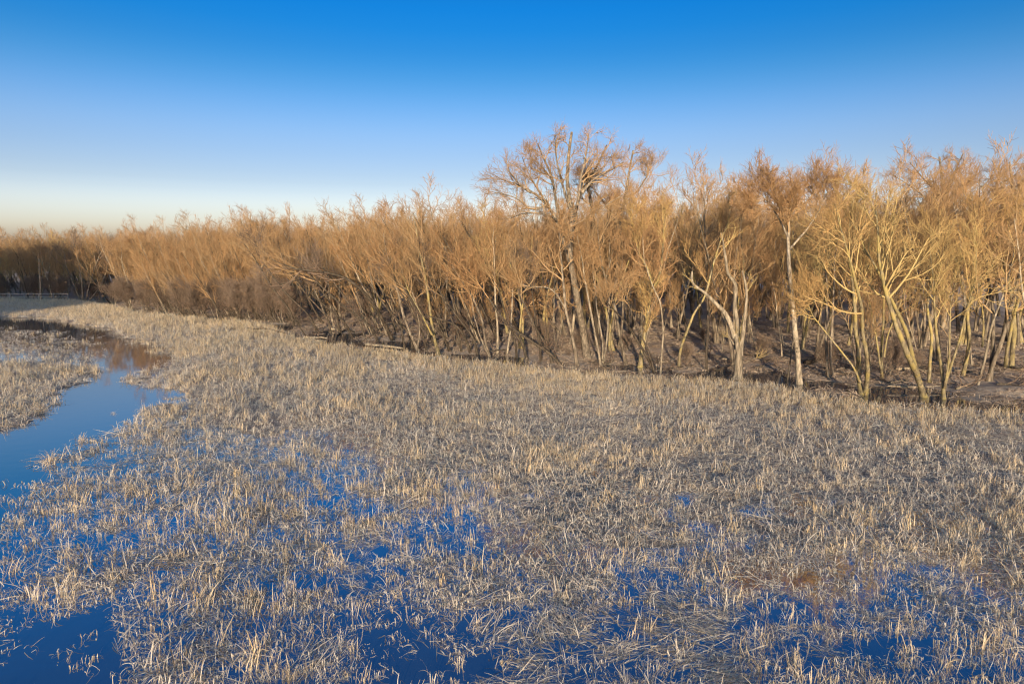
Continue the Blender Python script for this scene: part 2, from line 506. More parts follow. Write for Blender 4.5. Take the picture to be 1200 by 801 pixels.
def spawn(rng, P, Rd, ln, m_, t0, t1, ang, fr, sd=0.3):
    """m_ children on each parent polyline"""
    B, n_, _ = P.shape
    t = (np.arange(m_)[None] + rng.random((B, m_))) / m_ * (t1 - t0) + t0
    ft = t * (n_ - 1); i = np.minimum(ft.astype(int), n_ - 2); f = (ft - i)[..., None]
    bi = np.arange(B)[:, None]
    pos = P[bi, i] * (1 - f) + P[bi, i + 1] * f
    tan = norm(P[bi, i + 1] - P[bi, i])
    r = Rd[bi, i] * (1 - f[..., 0]) + Rd[bi, i + 1] * f[..., 0]
    az = rng.normal(0, 1, tan.shape)
    az = norm(az - (az * tan).sum(-1, keepdims=True) * tan)
    a = np.radians(rng.normal(ang, ang * sd, t.shape))[..., None]
    d = np.cos(a) * tan + np.sin(a) * az
    L = ln[:, None] * fr * (1 - 0.55 * (t - t0) / max(t1 - t0, .01)) * rng.uniform(0.65, 1.25, t.shape)
    return pos.reshape(-1, 3), d.reshape(-1, 3), L.ravel(), r.ravel()


def taper(r0, n_, end=0.3, pw=1.0):
    return r0[:, None] * (1 - (1 - end) * np.linspace(0, 1, n_)[None] ** pw)


def crown(rng, stems, o):
    """stems: list of (P(n,3), R(n)); returns merged crown geometry, limbs of which are grown level by level"""
    parts = []
    sP = [s[0] for s in stems]; sR = [s[1] for s in stems]
    st, di, L, r = [], [], [], []
    for p, rr in zip(sP, sR):
        ln = np.linalg.norm(np.diff(p, axis=0), axis=1).sum()
        a = spawn(rng, p[None], rr[None], np.array([o['L0'] if 'L0' in o else ln * o.get('f0', .42)]), o['m'][0], o.get('t0', .3), 1.0, o.get('a0', 42), 1.0)
        st.append(a[0]); di.append(a[1]); L.append(a[2]); r.append(a[3])
    st, di, L, r = (np.concatenate(q) for q in (st, di, L, r))
    tw = o.get('twig', .013)
    bias = np.array(o.get('bias', (0, 0, 0)))
    r = np.clip(r * 0.65, tw * 2.2, L * 0.024 + 0.012)
    P1 = grow(rng, st, di, L, 7, o.get('trop', .12), .13, bias)
    R1 = taper(r, 8, .3)
    parts.append((*tubes(P1, R1, 5), 0.15))
    a = spawn(rng, P1, R1, L, o['m'][1], .2, 1.0, o.get('a1', 38), .55)
    L2 = np.maximum(a[2], .5); r2 = np.clip(a[3] * .75, tw * 1.7, .06)
    P2 = grow(rng, a[0], a[1], L2, 5, o.get('trop', .12), .11, bias * .7)
    R2 = taper(r2, 6, .35)
    parts.append((*tubes(P2, R2, 4), 0.3))
    a = spawn(rng, P2, R2, L2, o['m'][2], .15, 1.0, 36, .6)
    L3 = np.clip(a[2], .7, 3.0); r3 = np.clip(a[3] * .75, tw * 1.25, .03)
    P3 = grow(rng, a[0], a[1], L3, 4, o.get('trop3', .10), .09, bias * .5)
    R3 = taper(r3, 5, .5)
    parts.append((*tubes(P3, R3, 3), 0.55))
    if o['m'][3]:
        a = spawn(rng, P3, R3, L3, o['m'][3], .15, 1.0, 34, .62)
        L4 = np.clip(a[2], .5, 1.7); r4 = np.full(len(L4), tw)
        P4 = grow(rng, a[0], a[1], L4, 2, .08, .09)
        R4 = taper(r4, 3, .55)
        parts.append((*tubes(P4, R4, 3), 0.85))
    parts = [(v, f, np.clip(np.full(len(v), t) + np.repeat(rng.normal(0, .04, len(v) // 6 + 1), 6)[:len(v)], 0, 1)) for v, f, t in parts]
    return merge(parts)


def catmull(pts, m_):
    pts = np.asarray(pts, float)
    q = np.concatenate([[2 * pts[0] - pts[1]], pts, [2 * pts[-1] - pts[-2]]])
    t = np.linspace(0, len(pts) - 1 - 1e-6, m_); i = t.astype(int); f = (t - i)[:, None]
    a, b_, c, d = q[i], q[i + 1], q[i + 2], q[i + 3]
    return .5 * (2 * b_ + (c - a) * f + (2 * a - 5 * b_ + 4 * c - d) * f ** 2 + (3 * b_ - a - 3 * c + d) * f ** 3)


def stem_mesh(P, Rd, k, mat, flare=True):
    Rd = Rd.copy()
    v, f = tubes(P[None], Rd[None], k)
    # knobbly bark outline
    c = np.repeat(P, k, 0)
    nz = (vnoise(v[:, 0] * 3 + v[:, 1] * 2, v[:, 2], .5, 3) - .5) * .28 + 1
    v = c + (v - c) * nz[:, None]
    return mesh_from('trunk', v, f, mat, True, {'tone': np.full(len(v), .2)})


def make_tree(name, base, stems, o, bark, twig, rng, limb_stems=()):
    """an Empty at the base > trunk per stem, limb, crown. stems in world metres"""
    root = empty(name, base)
    base = np.asarray(base, float)
    for j, (P, Rd) in enumerate(stems):
        link('limb' if j in limb_stems else 'trunk', stem_mesh(P - base, Rd, 9, bark), root)
    if o:
        v, f, t = crown(rng, stems, o)
        link('crown', mesh_from('crown', v - base, f, twig, True, {'tone': t}), root)
    return root


def copy_tree(o, loc, rz, sc):
    c = o.copy(); COL.objects.link(c)
    c.location = loc; c.rotation_euler = (0, 0, rz); c.scale = sc
    for ch in o.children:
        k = ch.copy(); COL.objects.link(k); k.parent = c
    return c


# ---------------------------------------------------------------- trees of the wood's edge, each drawn after the photograph
def drawn(name, label, stems, o=None, bark='bark', twig='twig', group=None, seed=1, limbs=(), cat='tree', yj=.5):
    """stems: (list of image spots from the foot up, foot radius, metres the stem goes on growing past the last spot)"""
    rng = np.random.default_rng(seed)
    b0 = ground(*stems[0][0][0])
    Y0 = b0[1]
    out = []
    for pts, r0, ext in stems:
        Yb = Y0 + rng.normal(0, .15)
        yw = np.cumsum(rng.normal(0, yj, len(pts))); yw -= yw[0]
        P = [at(px, py, Yb + yw[i]) for i, (px, py) in enumerate(pts)]
        if pts[0] == stems[0][0][0]: P[0][2] = -0.15
        P = np.array(P)
        if ext:
            d = norm((P[-1] - P[-2])[None])
            e = grow(rng, P[-1:], d, np.array([ext]), 5, .10, .10)[0]
            P = np.concatenate([P, e[1:]])
        m_ = max(10, 3 * len(P))
        P = catmull(P, m_)
        s = np.linspace(0, 1, m_)
        Rd = r0 * (1 - .82 * s ** .9 if ext else 1 - .72 * s ** .8)
        Rd[0] *= 1.35
        out.append((P, np.maximum(Rd, .015)))
    root = make_tree(name, b0, out, o, M[bark], M[twig], rng, limbs)
    return tag(root, label, cat, group)


FULL = dict(m=(9, 6, 4, 2), t0=.38, a0=40, f0=.34)
SMALL = dict(m=(7, 6, 5, 2), t0=.35, a0=40, f0=.34)
THIN = dict(m=(6, 5, 4, 2), t0=.45, a0=38, f0=.28)
LEANL = dict(m=(9, 6, 4, 2), t0=.35, a0=45, f0=.34, bias=(-.06, 0, .02))
BARE = dict(m=(5, 4, 3, 0), t0=.45, a0=45, f0=.25)

drawn('bare_tree', 'three-trunked bare tree rising from the ditch water at the right of the marsh edge',
      [([(1010, 462), (1006, 440), (1006, 415), (1003, 390), (1002, 362), (1000, 341)], .19, 6.5),
       ([(1014, 462), (1017, 436), (1015, 411), (1011, 390), (1010, 362), (1003, 333)], .17, 6),
       ([(1008, 448), (1000, 430), (987, 413), (970, 392), (958, 377)], .08, 2.5)], FULL, 'bark_lichen', 'twig_gold', seed=11)
drawn('bare_tree', 'pair of slim straight trunks standing close together left of the three-trunked tree',
      [([(971, 445), (969, 418), (968, 390), (969, 358)], .13, 6), ([(976, 442), (973, 413), (975, 384), (977, 341)], .12, 6)], SMALL, 'bark', 'twig_gold', seed=12)
drawn('bare_tree', 'slender bare tree with a low fork just right of the three-trunked tree',
      [([(1034, 448), (1033, 415), (1035, 382), (1036, 350)], .12, 5), ([(1032, 432), (1026, 390), (1020, 360)], .08, 5),
       ([(1036, 418), (1040, 394), (1047, 376)], .07, 5)], SMALL, 'bark_lichen', 'twig_gold', seed=13)
drawn('leaning_tree', 'thick twin-stemmed tree leaning far left over the ditch at the right',
      [([(1083, 465), (1076, 443), (1066, 420), (1055, 394), (1047, 371), (1038, 341), (1034, 322)], .23, 6),
       ([(1075, 440), (1068, 411), (1062, 388), (1049, 360), (1042, 345)], .17, 6)], FULL, 'bark_lichen', 'twig_gold', seed=14)
drawn('bare_tree', 'upright trunk standing alone behind the thick leaning tree at the right',
      [([(1089, 449), (1090, 422), (1092, 394), (1087, 362), (1090, 335)], .14, 5)], FULL, 'bark_lichen', 'twig_gold', seed=15)
drawn('bare_tree', 'small bushy tree forking low into a V at the right end of the ditch water',
      [([(1106, 467), (1105, 445), (1102, 422), (1098, 396), (1096, 370)], .14, 5), ([(1108, 448), (1115, 427), (1124, 399), (1132, 365)], .10, 5),
       ([(1107, 455), (1112, 420), (1113, 390)], .08, 5)], FULL, 'bark_lichen', 'twig_gold', seed=16)
drawn('leaning_tree', 'stout yellowish trunk leaning right between the V-forked tree and the thin slanting one',
      [([(1127, 445), (1133, 420), (1136, 396), (1134, 368), (1139, 330)], .17, 5)], FULL, 'bark_lichen', 'twig_gold', seed=17)
drawn('leaning_tree', 'thin pale tree slanting right near the right end of the wood',
      [([(1145, 453), (1155, 417), (1162, 382), (1175, 347), (1183, 319)], .10, 5)], SMALL, 'bark_pale', 'twig_gold', seed=18)
drawn('bare_tree', 'very thin straight trunk right of the slanting pale tree',
      [([(1162, 441), (1163, 410), (1164, 370)], .06, 6)], THIN, 'bark', 'twig', seed=19)
drawn('bare_tree', 'dark thick upright trunk deeper in the wood at the far right',
      [([(1182, 408), (1181, 368), (1183, 320)], .28, 9)], FULL, 'bark_dark', 'twig', seed=20)
drawn('tree_stump', 'short broken stump glowing orange in the sun beside the dark trunk at the far right',
      [([(1187, 402), (1186, 393), (1187, 385)], .22, 0)], None, 'bark_lichen', seed=21, cat='stump')
drawn('dead_snag', 'pale dead tree with three broken limbs standing at the marsh edge',
      [([(864, 443), (866, 419), (864, 404), (862, 392)], .42, 0),
       ([(862, 396), (852, 370), (839, 356), (826, 343), (812, 332), (811, 318)], .24, 0),
       ([(864, 402), (864, 379), (861, 357), (862, 334), (853, 320), (850, 300)], .20, 2),
       ([(867, 416), (870, 396), (873, 370), (875, 342), (870, 317)], .23, 0),
       ([(862, 408), (858, 400), (853, 391)], .10, 0),
       ([(867, 426), (880, 422), (892, 417)], .05, 0)], dict(m=(2, 3, 2, 0), t0=.6, a0=45, f0=.2), 'bark_pale', 'twig_gold', seed=22, limbs=(1, 2, 3, 4, 5), yj=.25)
drawn('bare_tree', 'tall straight pale-trunked tree right of the dead snag, its crown forking high',
      [([(937, 450), (935, 419), (932, 391), (929, 359), (926, 328), (924, 300), (924, 268)], .24, 2),
       ([(925, 292), (934, 282), (946, 268), (954, 256)], .10, 2), ([(924, 280), (916, 262), (908, 248)], .08, 1.5)],
      dict(m=(13, 7, 5, 3), t0=.52, a0=42, L0=3.4), 'bark_pale', 'twig', seed=23)
drawn('bare_tree', 'small slanting sapling at the foot of the tall pale-trunked tree',
      [([(923, 445), (926, 423), (929, 403), (933, 380)], .08, 3)], THIN, 'bark', 'twig_gold', seed=24)
drawn('leaning_tree', 'slim tree leaning right, its foot left of the dead snag',
      [([(795, 431), (798, 408), (807, 383), (814, 366), (826, 347), (835, 313), (840, 296)], .14, 4)], SMALL, 'bark_lichen', 'twig_gold', seed=25)
drawn('bare_tree', 'dark broken-topped young trunk between the right-leaning tree and the snag',
      [([(828, 434), (828, 410), (830, 385), (829, 360)], .12, 5)], THIN, 'bark_dark', 'twig', seed=26)
drawn('leaning_tree', 'thin tree leaning right behind the tall pale-trunked tree',
      [([(940, 412), (948, 374), (956, 347), (968, 305)], .12, 4)], SMALL, 'bark_lichen', 'twig_gold', seed=27)
drawn('leaning_tree', 'left-leaning trunk under the giant cottonwood with a dark limb arching left',
      [([(677, 430), (673, 406), (668, 384), (663, 362), (660, 330)], .18, 5), ([(664, 364), (653, 346), (642, 337), (625, 336)], .08, 2)], FULL, 'bark', 'twig', seed=28)
drawn('bare_tree', 'V-shaped clump of three pale stems beside the water right of the giant cottonwood',
      [([(705, 431), (701, 410), (696, 385), (690, 352)], .13, 6), ([(707, 424), (711, 400), (713, 370), (714, 350)], .11, 6),
       ([(706, 420), (706, 400), (701, 370)], .09, 5)], SMALL, 'bark_pale', 'twig', seed=29)
drawn('leaning_tree', 'grey trunk leaning left with its crown bent left, right of the V-shaped clump',
      [([(734, 428), (729, 406), (724, 380), (721, 360), (714, 340), (708, 320)], .17, 5)], FULL, 'bark', 'twig', seed=30)
drawn('bare_tree', 'stout tree leaning slightly right and forking into two yellow limbs at mid height',
      [([(750, 430), (753, 404), (758, 378), (762, 348), (765, 334)], .24, 0), ([(765, 336), (760, 318), (754, 306)], .12, 5),
       ([(765, 336), (771, 328), (775, 312), (776, 300)], .13, 5)], FULL, 'bark_lichen', 'twig_gold', seed=31)
drawn('leaning_tree', 'two crossing dark stems leaning steeply left from the water right of the forking tree',
      [([(768, 438), (758, 418), (744, 394), (732, 376), (722, 366)], .13, 3), ([(767, 437), (760, 412), (748, 386), (741, 368)], .09, 3)], THIN, 'bark_dark', 'twig', seed=32)
drawn('bare_tree', 'thin pale upright tree bending left at the top, foot in the water',
      [([(774, 439), (776, 408), (777, 386), (774, 356), (768, 342)], .09, 5)], SMALL, 'bark_pale', 'twig', seed=33)
drawn('leaning_tree', 'tree with a long yellow-sided trunk leaning a little left among dark arched boughs',
      [([(515, 416), (510, 400), (506, 380), (502, 347), (498, 323), (494, 305)], .20, 5), ([(506, 392), (496, 372), (485, 352)], .10, 5)], LEANL, 'bark_lichen', 'twig', seed=34)
drawn('leaning_tree', 'dark based tree leaning left at the left end of the ditch, its trunk kinked',
      [([(491, 411), (481, 391), (473, 370), (467, 345), (462, 325)], .18, 5), ([(489, 408), (492, 385), (488, 362)], .11, 5)], LEANL, 'bark', 'twig', seed=35)
drawn('fallen_bough', 'dark arched bough dropping to the right into the ditch, in front of pale saplings',
      [([(552, 414), (546, 398), (535, 382), (519, 375), (505, 371)], .15, 2), ([(551, 410), (556, 395), (562, 386)], .06, 1)], BARE, 'bark_dark', 'twig_grey', seed=36, cat='bough')
drawn('fallen_bough', 'dark arched bough with its tip bent down left into the marsh',
      [([(475, 411), (472, 396), (469, 382), (456, 378), (446, 384), (432, 395), (416, 405)], .13, 0), ([(443, 386), (430, 380), (420, 370)], .05, 1)],
      BARE, 'bark_dark', 'twig_grey', seed=37, cat='bough')
drawn('leaning_tree', 'pale twin-stemmed tree leaning left beside the dark arched bough',
      [([(574, 418), (569, 401), (565, 375), (554, 349), (542, 330)], .15, 5), ([(573, 417), (563, 395), (558, 378)], .09, 5)], LEANL, 'bark', 'twig', seed=38)
drawn('bare_tree', 'straight upright pale trunk right of the left-leaning twin stems',
      [([(583, 415), (583, 384), (581, 361), (580, 335)], .14, 6)], FULL, 'bark_pale', 'twig', seed=39)
drawn('bare_tree', 'thin pale trunk tilting right beside the straight pale one',
      [([(594, 415), (598, 387), (600, 361), (601, 335)], .11, 6)], FULL, 'bark_pale', 'twig', seed=40)
drawn('bare_tree', 'slim tall upright tree behind the dark arched bough',
      [([(521, 406), (522, 370), (524, 326)], .11, 5)], SMALL, 'bark', 'twig', seed=41)
drawn('leaning_tree', 'tree with a thick dark crooked limb sweeping far left above the marsh',
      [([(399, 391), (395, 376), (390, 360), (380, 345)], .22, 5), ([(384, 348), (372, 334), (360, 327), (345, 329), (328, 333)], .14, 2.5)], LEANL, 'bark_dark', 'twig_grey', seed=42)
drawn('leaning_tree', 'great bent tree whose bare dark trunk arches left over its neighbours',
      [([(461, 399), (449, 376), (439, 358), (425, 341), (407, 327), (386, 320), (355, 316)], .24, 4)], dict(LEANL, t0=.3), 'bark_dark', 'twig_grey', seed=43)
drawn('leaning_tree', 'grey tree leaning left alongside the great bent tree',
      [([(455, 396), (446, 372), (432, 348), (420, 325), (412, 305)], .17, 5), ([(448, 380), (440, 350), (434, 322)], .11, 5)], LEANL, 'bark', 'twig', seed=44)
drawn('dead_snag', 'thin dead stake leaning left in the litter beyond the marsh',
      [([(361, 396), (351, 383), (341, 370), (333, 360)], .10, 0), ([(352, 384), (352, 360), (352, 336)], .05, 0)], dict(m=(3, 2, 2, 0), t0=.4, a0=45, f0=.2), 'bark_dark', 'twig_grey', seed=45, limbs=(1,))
drawn('bare_tree', 'dark upright trunk left of the sweeping-limbed tree',
      [([(317, 377), (317, 355), (316, 334), (312, 310)], .20, 6)], LEANL, 'bark_dark', 'twig', seed=46)
drawn('bare_tree', 'dark forked trunk at the right end of the left-leaning thicket',
      [([(300, 376), (299, 355), (303, 334), (308, 312)], .20, 6), ([(299, 366), (293, 345), (286, 325)], .13, 6)], LEANL, 'bark_dark', 'twig', seed=47)
drawn('bare_tree', 'pale straight trunk standing out in the dark stand at the far left',
      [([(48, 351), (47, 330), (46, 305)], .26, 2)], FULL, 'bark_pale', 'twig', seed=48)
drawn('bare_tree', 'clump of grey trunks at the corner where the dark far stand meets the meadow',
      [([(97, 354), (96, 330), (92, 308)], .2, 6), ([(100, 354), (106, 330), (112, 312)], .18, 6), ([(95, 354), (86, 332), (80, 318)], .16, 6), ([(103, 354), (118, 335), (122, 325)], .15, 5)],
      FULL, 'bark', 'twig_grey', seed=49)

# more slanting dark stems among the arched boughs, each by itself
SL = [(345, 384, -34, .16), (372, 388, -52, .15), (388, 390, -40, .13), (414, 396, -58, .16), (428, 397, -30, .12), (443, 400, -62, .15), (484, 408, -40, .16), (500, 411, -24, .11),
      (528, 412, -48, .15), (541, 413, -20, .11), (560, 415, -34, .14), (606, 419, -16, .12), (618, 421, -38, .15), (634, 424, -8, .12), (648, 427, -30, .15)]
for q, (px, py, dx, r_) in enumerate(SL):
    rr = random.Random(q)
    bend = rr.uniform(.25, .5)
    pts = [(px, py), (px + dx * .3 * (1 - bend), py - 20), (px + dx * .7, py - 44), (px + dx * (1 + bend * .5), py - 62 - rr.uniform(0, 14))]
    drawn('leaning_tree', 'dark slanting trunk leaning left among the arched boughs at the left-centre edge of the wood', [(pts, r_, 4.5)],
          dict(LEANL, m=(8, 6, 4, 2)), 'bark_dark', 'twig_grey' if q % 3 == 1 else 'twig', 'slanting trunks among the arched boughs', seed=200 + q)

# the giant cottonwood above the wood
drawn('cottonwood_tree', 'giant spreading bare tree towering high above the wood near the middle',
      [([(689, 422), (685, 398), (680, 370), (673, 330), (667, 290), (670, 252), (665, 215), (666, 186), (670, 155)], .44, 0),
       ([(673, 330), (669, 300), (672, 262), (679, 231), (689, 214), (702, 190), (711, 170)], .26, 0),
       ([(668, 306), (657, 273), (649, 252), (632, 231), (611, 218), (596, 200)], .22, 0),
       ([(655, 268), (653, 245), (647, 209), (638, 188), (630, 168)], .19, 0),
       ([(640, 240), (624, 245), (602, 231), (573, 224)], .12, 0),
       ([(652, 258), (640, 251), (615, 250), (598, 256)], .11, 0),
       ([(682, 226), (696, 210), (714, 200), (730, 190)], .14, 0),
       ([(668, 245), (658, 212), (652, 185), (650, 158)], .14, 0),
       ([(677, 240), (681, 208), (687, 180), (690, 157)], .14, 0),
       ([(672, 264), (694, 252), (714, 238), (730, 228)], .12, 0),
       ([(642, 240), (628, 218), (618, 200), (612, 184)], .12, 0),
       ([(622, 226), (606, 216), (592, 212), (580, 206)], .09, 0),
       ([(696, 200), (707, 196), (718, 180)], .08, 0),
       ([(649, 218), (641, 202), (624, 186)], .08, 0)],
      dict(m=(10, 6, 4, 1), t0=.22, a0=44, L0=2.9, trop=.04, twig=.0095), 'bark', 'twig', seed=60, limbs=tuple(range(1, 14)), yj=1.0, cat='tree')
drawn('cottonwood_tree', 'tall narrow tree rising close to the right of the giant spreading one',
      [([(716, 405), (720, 350), (725, 290), (728, 256), (734, 222), (738, 198), (742, 176)], .30, 0), ([(726, 280), (716, 250), (700, 228)], .12, 1.5),
       ([(731, 240), (748, 222), (756, 210)], .10, 1.5)],
      dict(m=(13, 6, 4, 2), t0=.35, a0=42, L0=2.9, trop=.05, twig=.0095), 'bark', 'twig', seed=61, limbs=(1, 2))
drawn('cottonwood_tree', 'tall tree with a bare dark crooked trunk right below the giant cottonwood crown',
      [([(700, 410), (697, 340), (696, 290), (695, 255), (690, 225)], .26, 2), ([(697, 300), (706, 280), (712, 262), (713, 248)], .13, .5)],
      dict(m=(11, 6, 4, 2), t0=.35, a0=42, L0=2.6, trop=.05), 'bark_dark', 'twig', seed=62, limbs=(1,))
drawn('cottonwood_tree', 'big spreading crown rising above the wood toward the right edge',
      [([(1106, 390), (1107, 320), (1108, 260), (1106, 236), (1104, 212), (1101, 184)], .42, 0), ([(1107, 240), (1094, 222), (1080, 207), (1066, 190)], .2, 0),
       ([(1107, 235), (1115, 212), (1121, 196), (1129, 180)], .2, 0), ([(1090, 240), (1080, 228), (1062, 215), (1046, 205)], .15, 0), ([(1108, 236), (1126, 222), (1142, 206)], .15, 0)],
      dict(m=(12, 6, 4, 2), t0=.25, a0=45, L0=3.0, trop=.04, twig=.0095), 'bark', 'twig', seed=63, limbs=(1, 2, 3, 4), yj=.9)
drawn('cottonwood_tree', 'tall crown rising above the wood at the very right edge',
      [([(1186, 390), (1186, 320), (1184, 250), (1186, 218), (1183, 190)], .40, 0), ([(1185, 240), (1174, 218), (1164, 198)], .18, 0), ([(1186, 234), (1194, 222), (1200, 212)], .14, 0)],
      dict(m=(12, 6, 4, 2), t0=.25, a0=45, L0=3.0, trop=.04, twig=.0095), 'bark', 'twig', seed=64, limbs=(1, 2), yj=.9)

# ---------------------------------------------------------------- the rest of the wood: kinds built once, then copied
def proto_stems(rng, n, H, lean=(0, 0), spread=.12, r0=.16):
    out = []
    for j in range(n):
        d = np.array([[lean[0] + rng.normal(0, spread), lean[1] + rng.normal(0, spread), 1.0]])
        st = np.array([[rng.normal(0, .18) if n > 1 else 0, rng.normal(0, .18) if n > 1 else 0, -.15]])
        P = grow(rng, st, d, np.array([H * rng.uniform(.8, 1.0)]), 9, .05, .07, (lean[0] * -.02, 0, 0))[0]
        P = catmull(P, 16)
        Rd = r0 * rng.uniform(.75, 1.1) * (1 - .85 * np.linspace(0, 1, 16) ** .9); Rd[0] *= 1.3
        out.append((P, Rd))
    return out


def proto(name, seed, n, H, lean=(0, 0), o=None, bark='bark', twig='twig', spread=.12, r0=.16):
    rng = np.random.default_rng(seed)
    return make_tree(name, (0, 0, 0), proto_stems(rng, n, H, lean, spread, r0), o, M[bark], M[twig], rng)


DENSE = dict(m=(10, 6, 4, 2), t0=.28, a0=40, f0=.40)
DENSE2 = dict(m=(7, 6, 4, 2), t0=.3, a0=40, f0=.38)
KINDS = {
    'up': [proto('bare_tree', 101, 1, 14.5, o=DENSE), proto('bare_tree', 102, 2, 14.5, o=DENSE2, bark='bark_lichen'),
           proto('bare_tree', 103, 1, 13, o=DENSE, twig='twig_gold', bark='bark_lichen'), proto('bare_tree', 104, 2, 14, o=DENSE2, twig='twig', spread=.17),
           proto('bare_tree', 105, 1, 16, o=dict(DENSE, t0=.4), bark='bark_pale', r0=.19), proto('bare_tree', 106, 1, 15, o=DENSE, r0=.2)],
    'lean': [proto('leaning_tree', 111, 1, 15, (-.55, -.05), dict(DENSE, bias=(-.06, 0, .03)), bark='bark_dark'),
             proto('leaning_tree', 112, 2, 15, (-.40, -.1), dict(DENSE2, bias=(-.05, 0, .03)), spread=.16),
             proto('leaning_tree', 113, 2, 14, (-.7, .05), dict(DENSE2, bias=(-.05, 0, .05)), bark='bark', spread=.2),
             proto('leaning_tree', 114, 1, 16, (-.28, 0), dict(DENSE, bias=(-.05, 0, .02)), bark='bark_dark')],
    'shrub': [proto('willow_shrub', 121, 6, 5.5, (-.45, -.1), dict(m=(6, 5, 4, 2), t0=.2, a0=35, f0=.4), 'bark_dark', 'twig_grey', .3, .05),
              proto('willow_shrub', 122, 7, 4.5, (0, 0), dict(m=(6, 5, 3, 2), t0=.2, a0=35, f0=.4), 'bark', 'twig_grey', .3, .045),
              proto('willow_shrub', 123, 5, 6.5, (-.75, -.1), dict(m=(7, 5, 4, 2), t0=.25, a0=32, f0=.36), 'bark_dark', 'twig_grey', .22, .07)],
    'thin': [proto('young_tree', 131, 1, 11, (0, 0), dict(m=(8, 5, 4, 3), t0=.35, a0=36, f0=.26), 'bark_pale', 'twig', .1, .08),
             proto('young_tree', 132, 2, 10, (-.1, 0), dict(m=(7, 5, 4, 2), t0=.35, a0=36, f0=.26), 'bark', 'twig', .14, .07)],
}
used = set()


def place(kind, j, x, y, rz, s, label, cat, group):
    src = KINDS[kind][j % len(KINDS[kind])]
    z = float(land(np.array([x]), np.array([y]))[0][0])
    z = max(z, -.1)
    loc, sc = (x, y, z), (s * random.uniform(.9, 1.1), s * random.uniform(.9, 1.1), s)
    if src.name not in used:
        used.add(src.name); o = src
        o.location = loc; o.rotation_euler = (0, 0, rz); o.scale = sc
    else:
        o = copy_tree(src, loc, rz, sc)
    for k in ('label', 'category', 'group'):
        if k in o: del o[k]
    return tag(o, label, cat, group)


def edge_point(px):
    """spot on the wood's edge in the direction of image column px"""
    xs = [p[0] for p in EDGE_PX][::-1]; ys = [p[1] for p in EDGE_PX][::-1]
    return ground(px, float(np.interp(px, xs, ys)))


ZONES = [(-400, 135, 'bare tree in the dark shaded stand at the far left of the wood', 'trees of the dark stand at the far left'),
         (135, 350, 'orange-twigged bare tree in the wood above the left-leaning thicket', 'trees behind the left-leaning thicket'),
         (350, 620, 'left-leaning bare tree with orange twigs in the wood behind the arched boughs', 'trees behind the arched boughs'),
         (620, 850, 'bare tree with orange-brown twigs in the wood round the giant cottonwood', 'trees round the giant cottonwood'),
         (850, 1700, 'bare tree with golden twigs in the sunlit wood behind the snag and the ditch trees', 'trees in the sunlit wood at the right')]


def zone_of(x, y):
    px = 600 + 800 * x / y
    for z in ZONES:
        if z[0] <= px < z[1]: return z, px
    return ZONES[-1], px


# scatter: jittered cells inside the wood
rng = np.random.default_rng(77)
cells = []
for X in np.arange(-190, 90, 5.0):
    for Y in np.arange(40, 330, 5.0):
        cells.append((X + rng.uniform(-2.2, 2.2), Y + rng.uniform(-2.2, 2.2)))
cells = np.array(cells)
d = edge_dist(cells[:, 0], cells[:, 1])
pxs = 600 + 800 * cells[:, 0] / cells[:, 1]
k = (d > 2.5) & (pxs > -160) & (pxs < 1370)
cells, d, pxs = cells[k], d[k], pxs[k]
right_open = (pxs > 760) & (d < 26)                     # the open floor behind the ditch at the right has fewer trunks
keep = ~right_open | (rng.random(len(d)) < .55)
cells, d, pxs = cells[keep], d[keep], pxs[keep]
key = d + np.hypot(cells[:, 0], cells[:, 1]) * .12
order = np.argsort(key)
NEAR = order[:225]; REST = order[225:]
MARKS = [(20, 'the low railing'), (47, 'the pale straight trunk of the far left stand'), (97, 'the clump of grey trunks at the meadow corner'), (170, 'the left end of the thicket'), (215, 'the middle of the thicket'),
         (260, 'the dark crooked branch in the meadow'), (300, 'the dark forked trunk by the thicket'), (319, 'the dark upright trunk right of the thicket'), (352, 'the dead stake'), (395, 'the tree with the sweeping dark limb'),
         (425, 'the bough arched into the marsh'), (455, 'the great bent tree'), (482, 'the kinked dark-based tree'), (508, 'the long yellow-sided trunk'), (535, 'the bough arched into the ditch'),
         (568, 'the pale twin-stemmed leaning tree'), (583, 'the straight upright pale trunk'), (598, 'the pale trunk tilting right'), (640, 'the dead trunk leaning out of the ditch'), (668, 'the left-leaning trunk under the giant cottonwood'),
         (689, 'the giant cottonwood'), (706, 'the V-shaped clump of pale stems'), (725, 'the grey trunk with the crown bent left'), (755, 'the stout forking tree'), (774, 'the thin pale tree bending left'),
         (806, 'the slim right-leaning tree left of the snag'), (829, 'the broken-topped young trunk'), (864, 'the pale dead snag'), (931, 'the tall straight pale trunk'), (972, 'the pair of slim straight trunks'),
         (1008, 'the three-trunked tree'), (1034, 'the slender low-forked tree'), (1065, 'the thick twin-stemmed leaning tree'), (1090, 'the lone upright trunk by the ditch'), (1108, 'the small bushy V-forked tree'),
         (1132, 'the stout yellowish right-leaning trunk'), (1156, 'the thin pale slanting tree'), (1182, 'the dark thick trunk at the far right')]
claim = {}
for mx_, ph in MARKS:
    c_ = [i for i in NEAR if i not in claim and abs(pxs[i] - mx_) < 14]
    if c_: claim[min(c_, key=lambda i: d[i])] = 'bare tree standing directly behind ' + ph
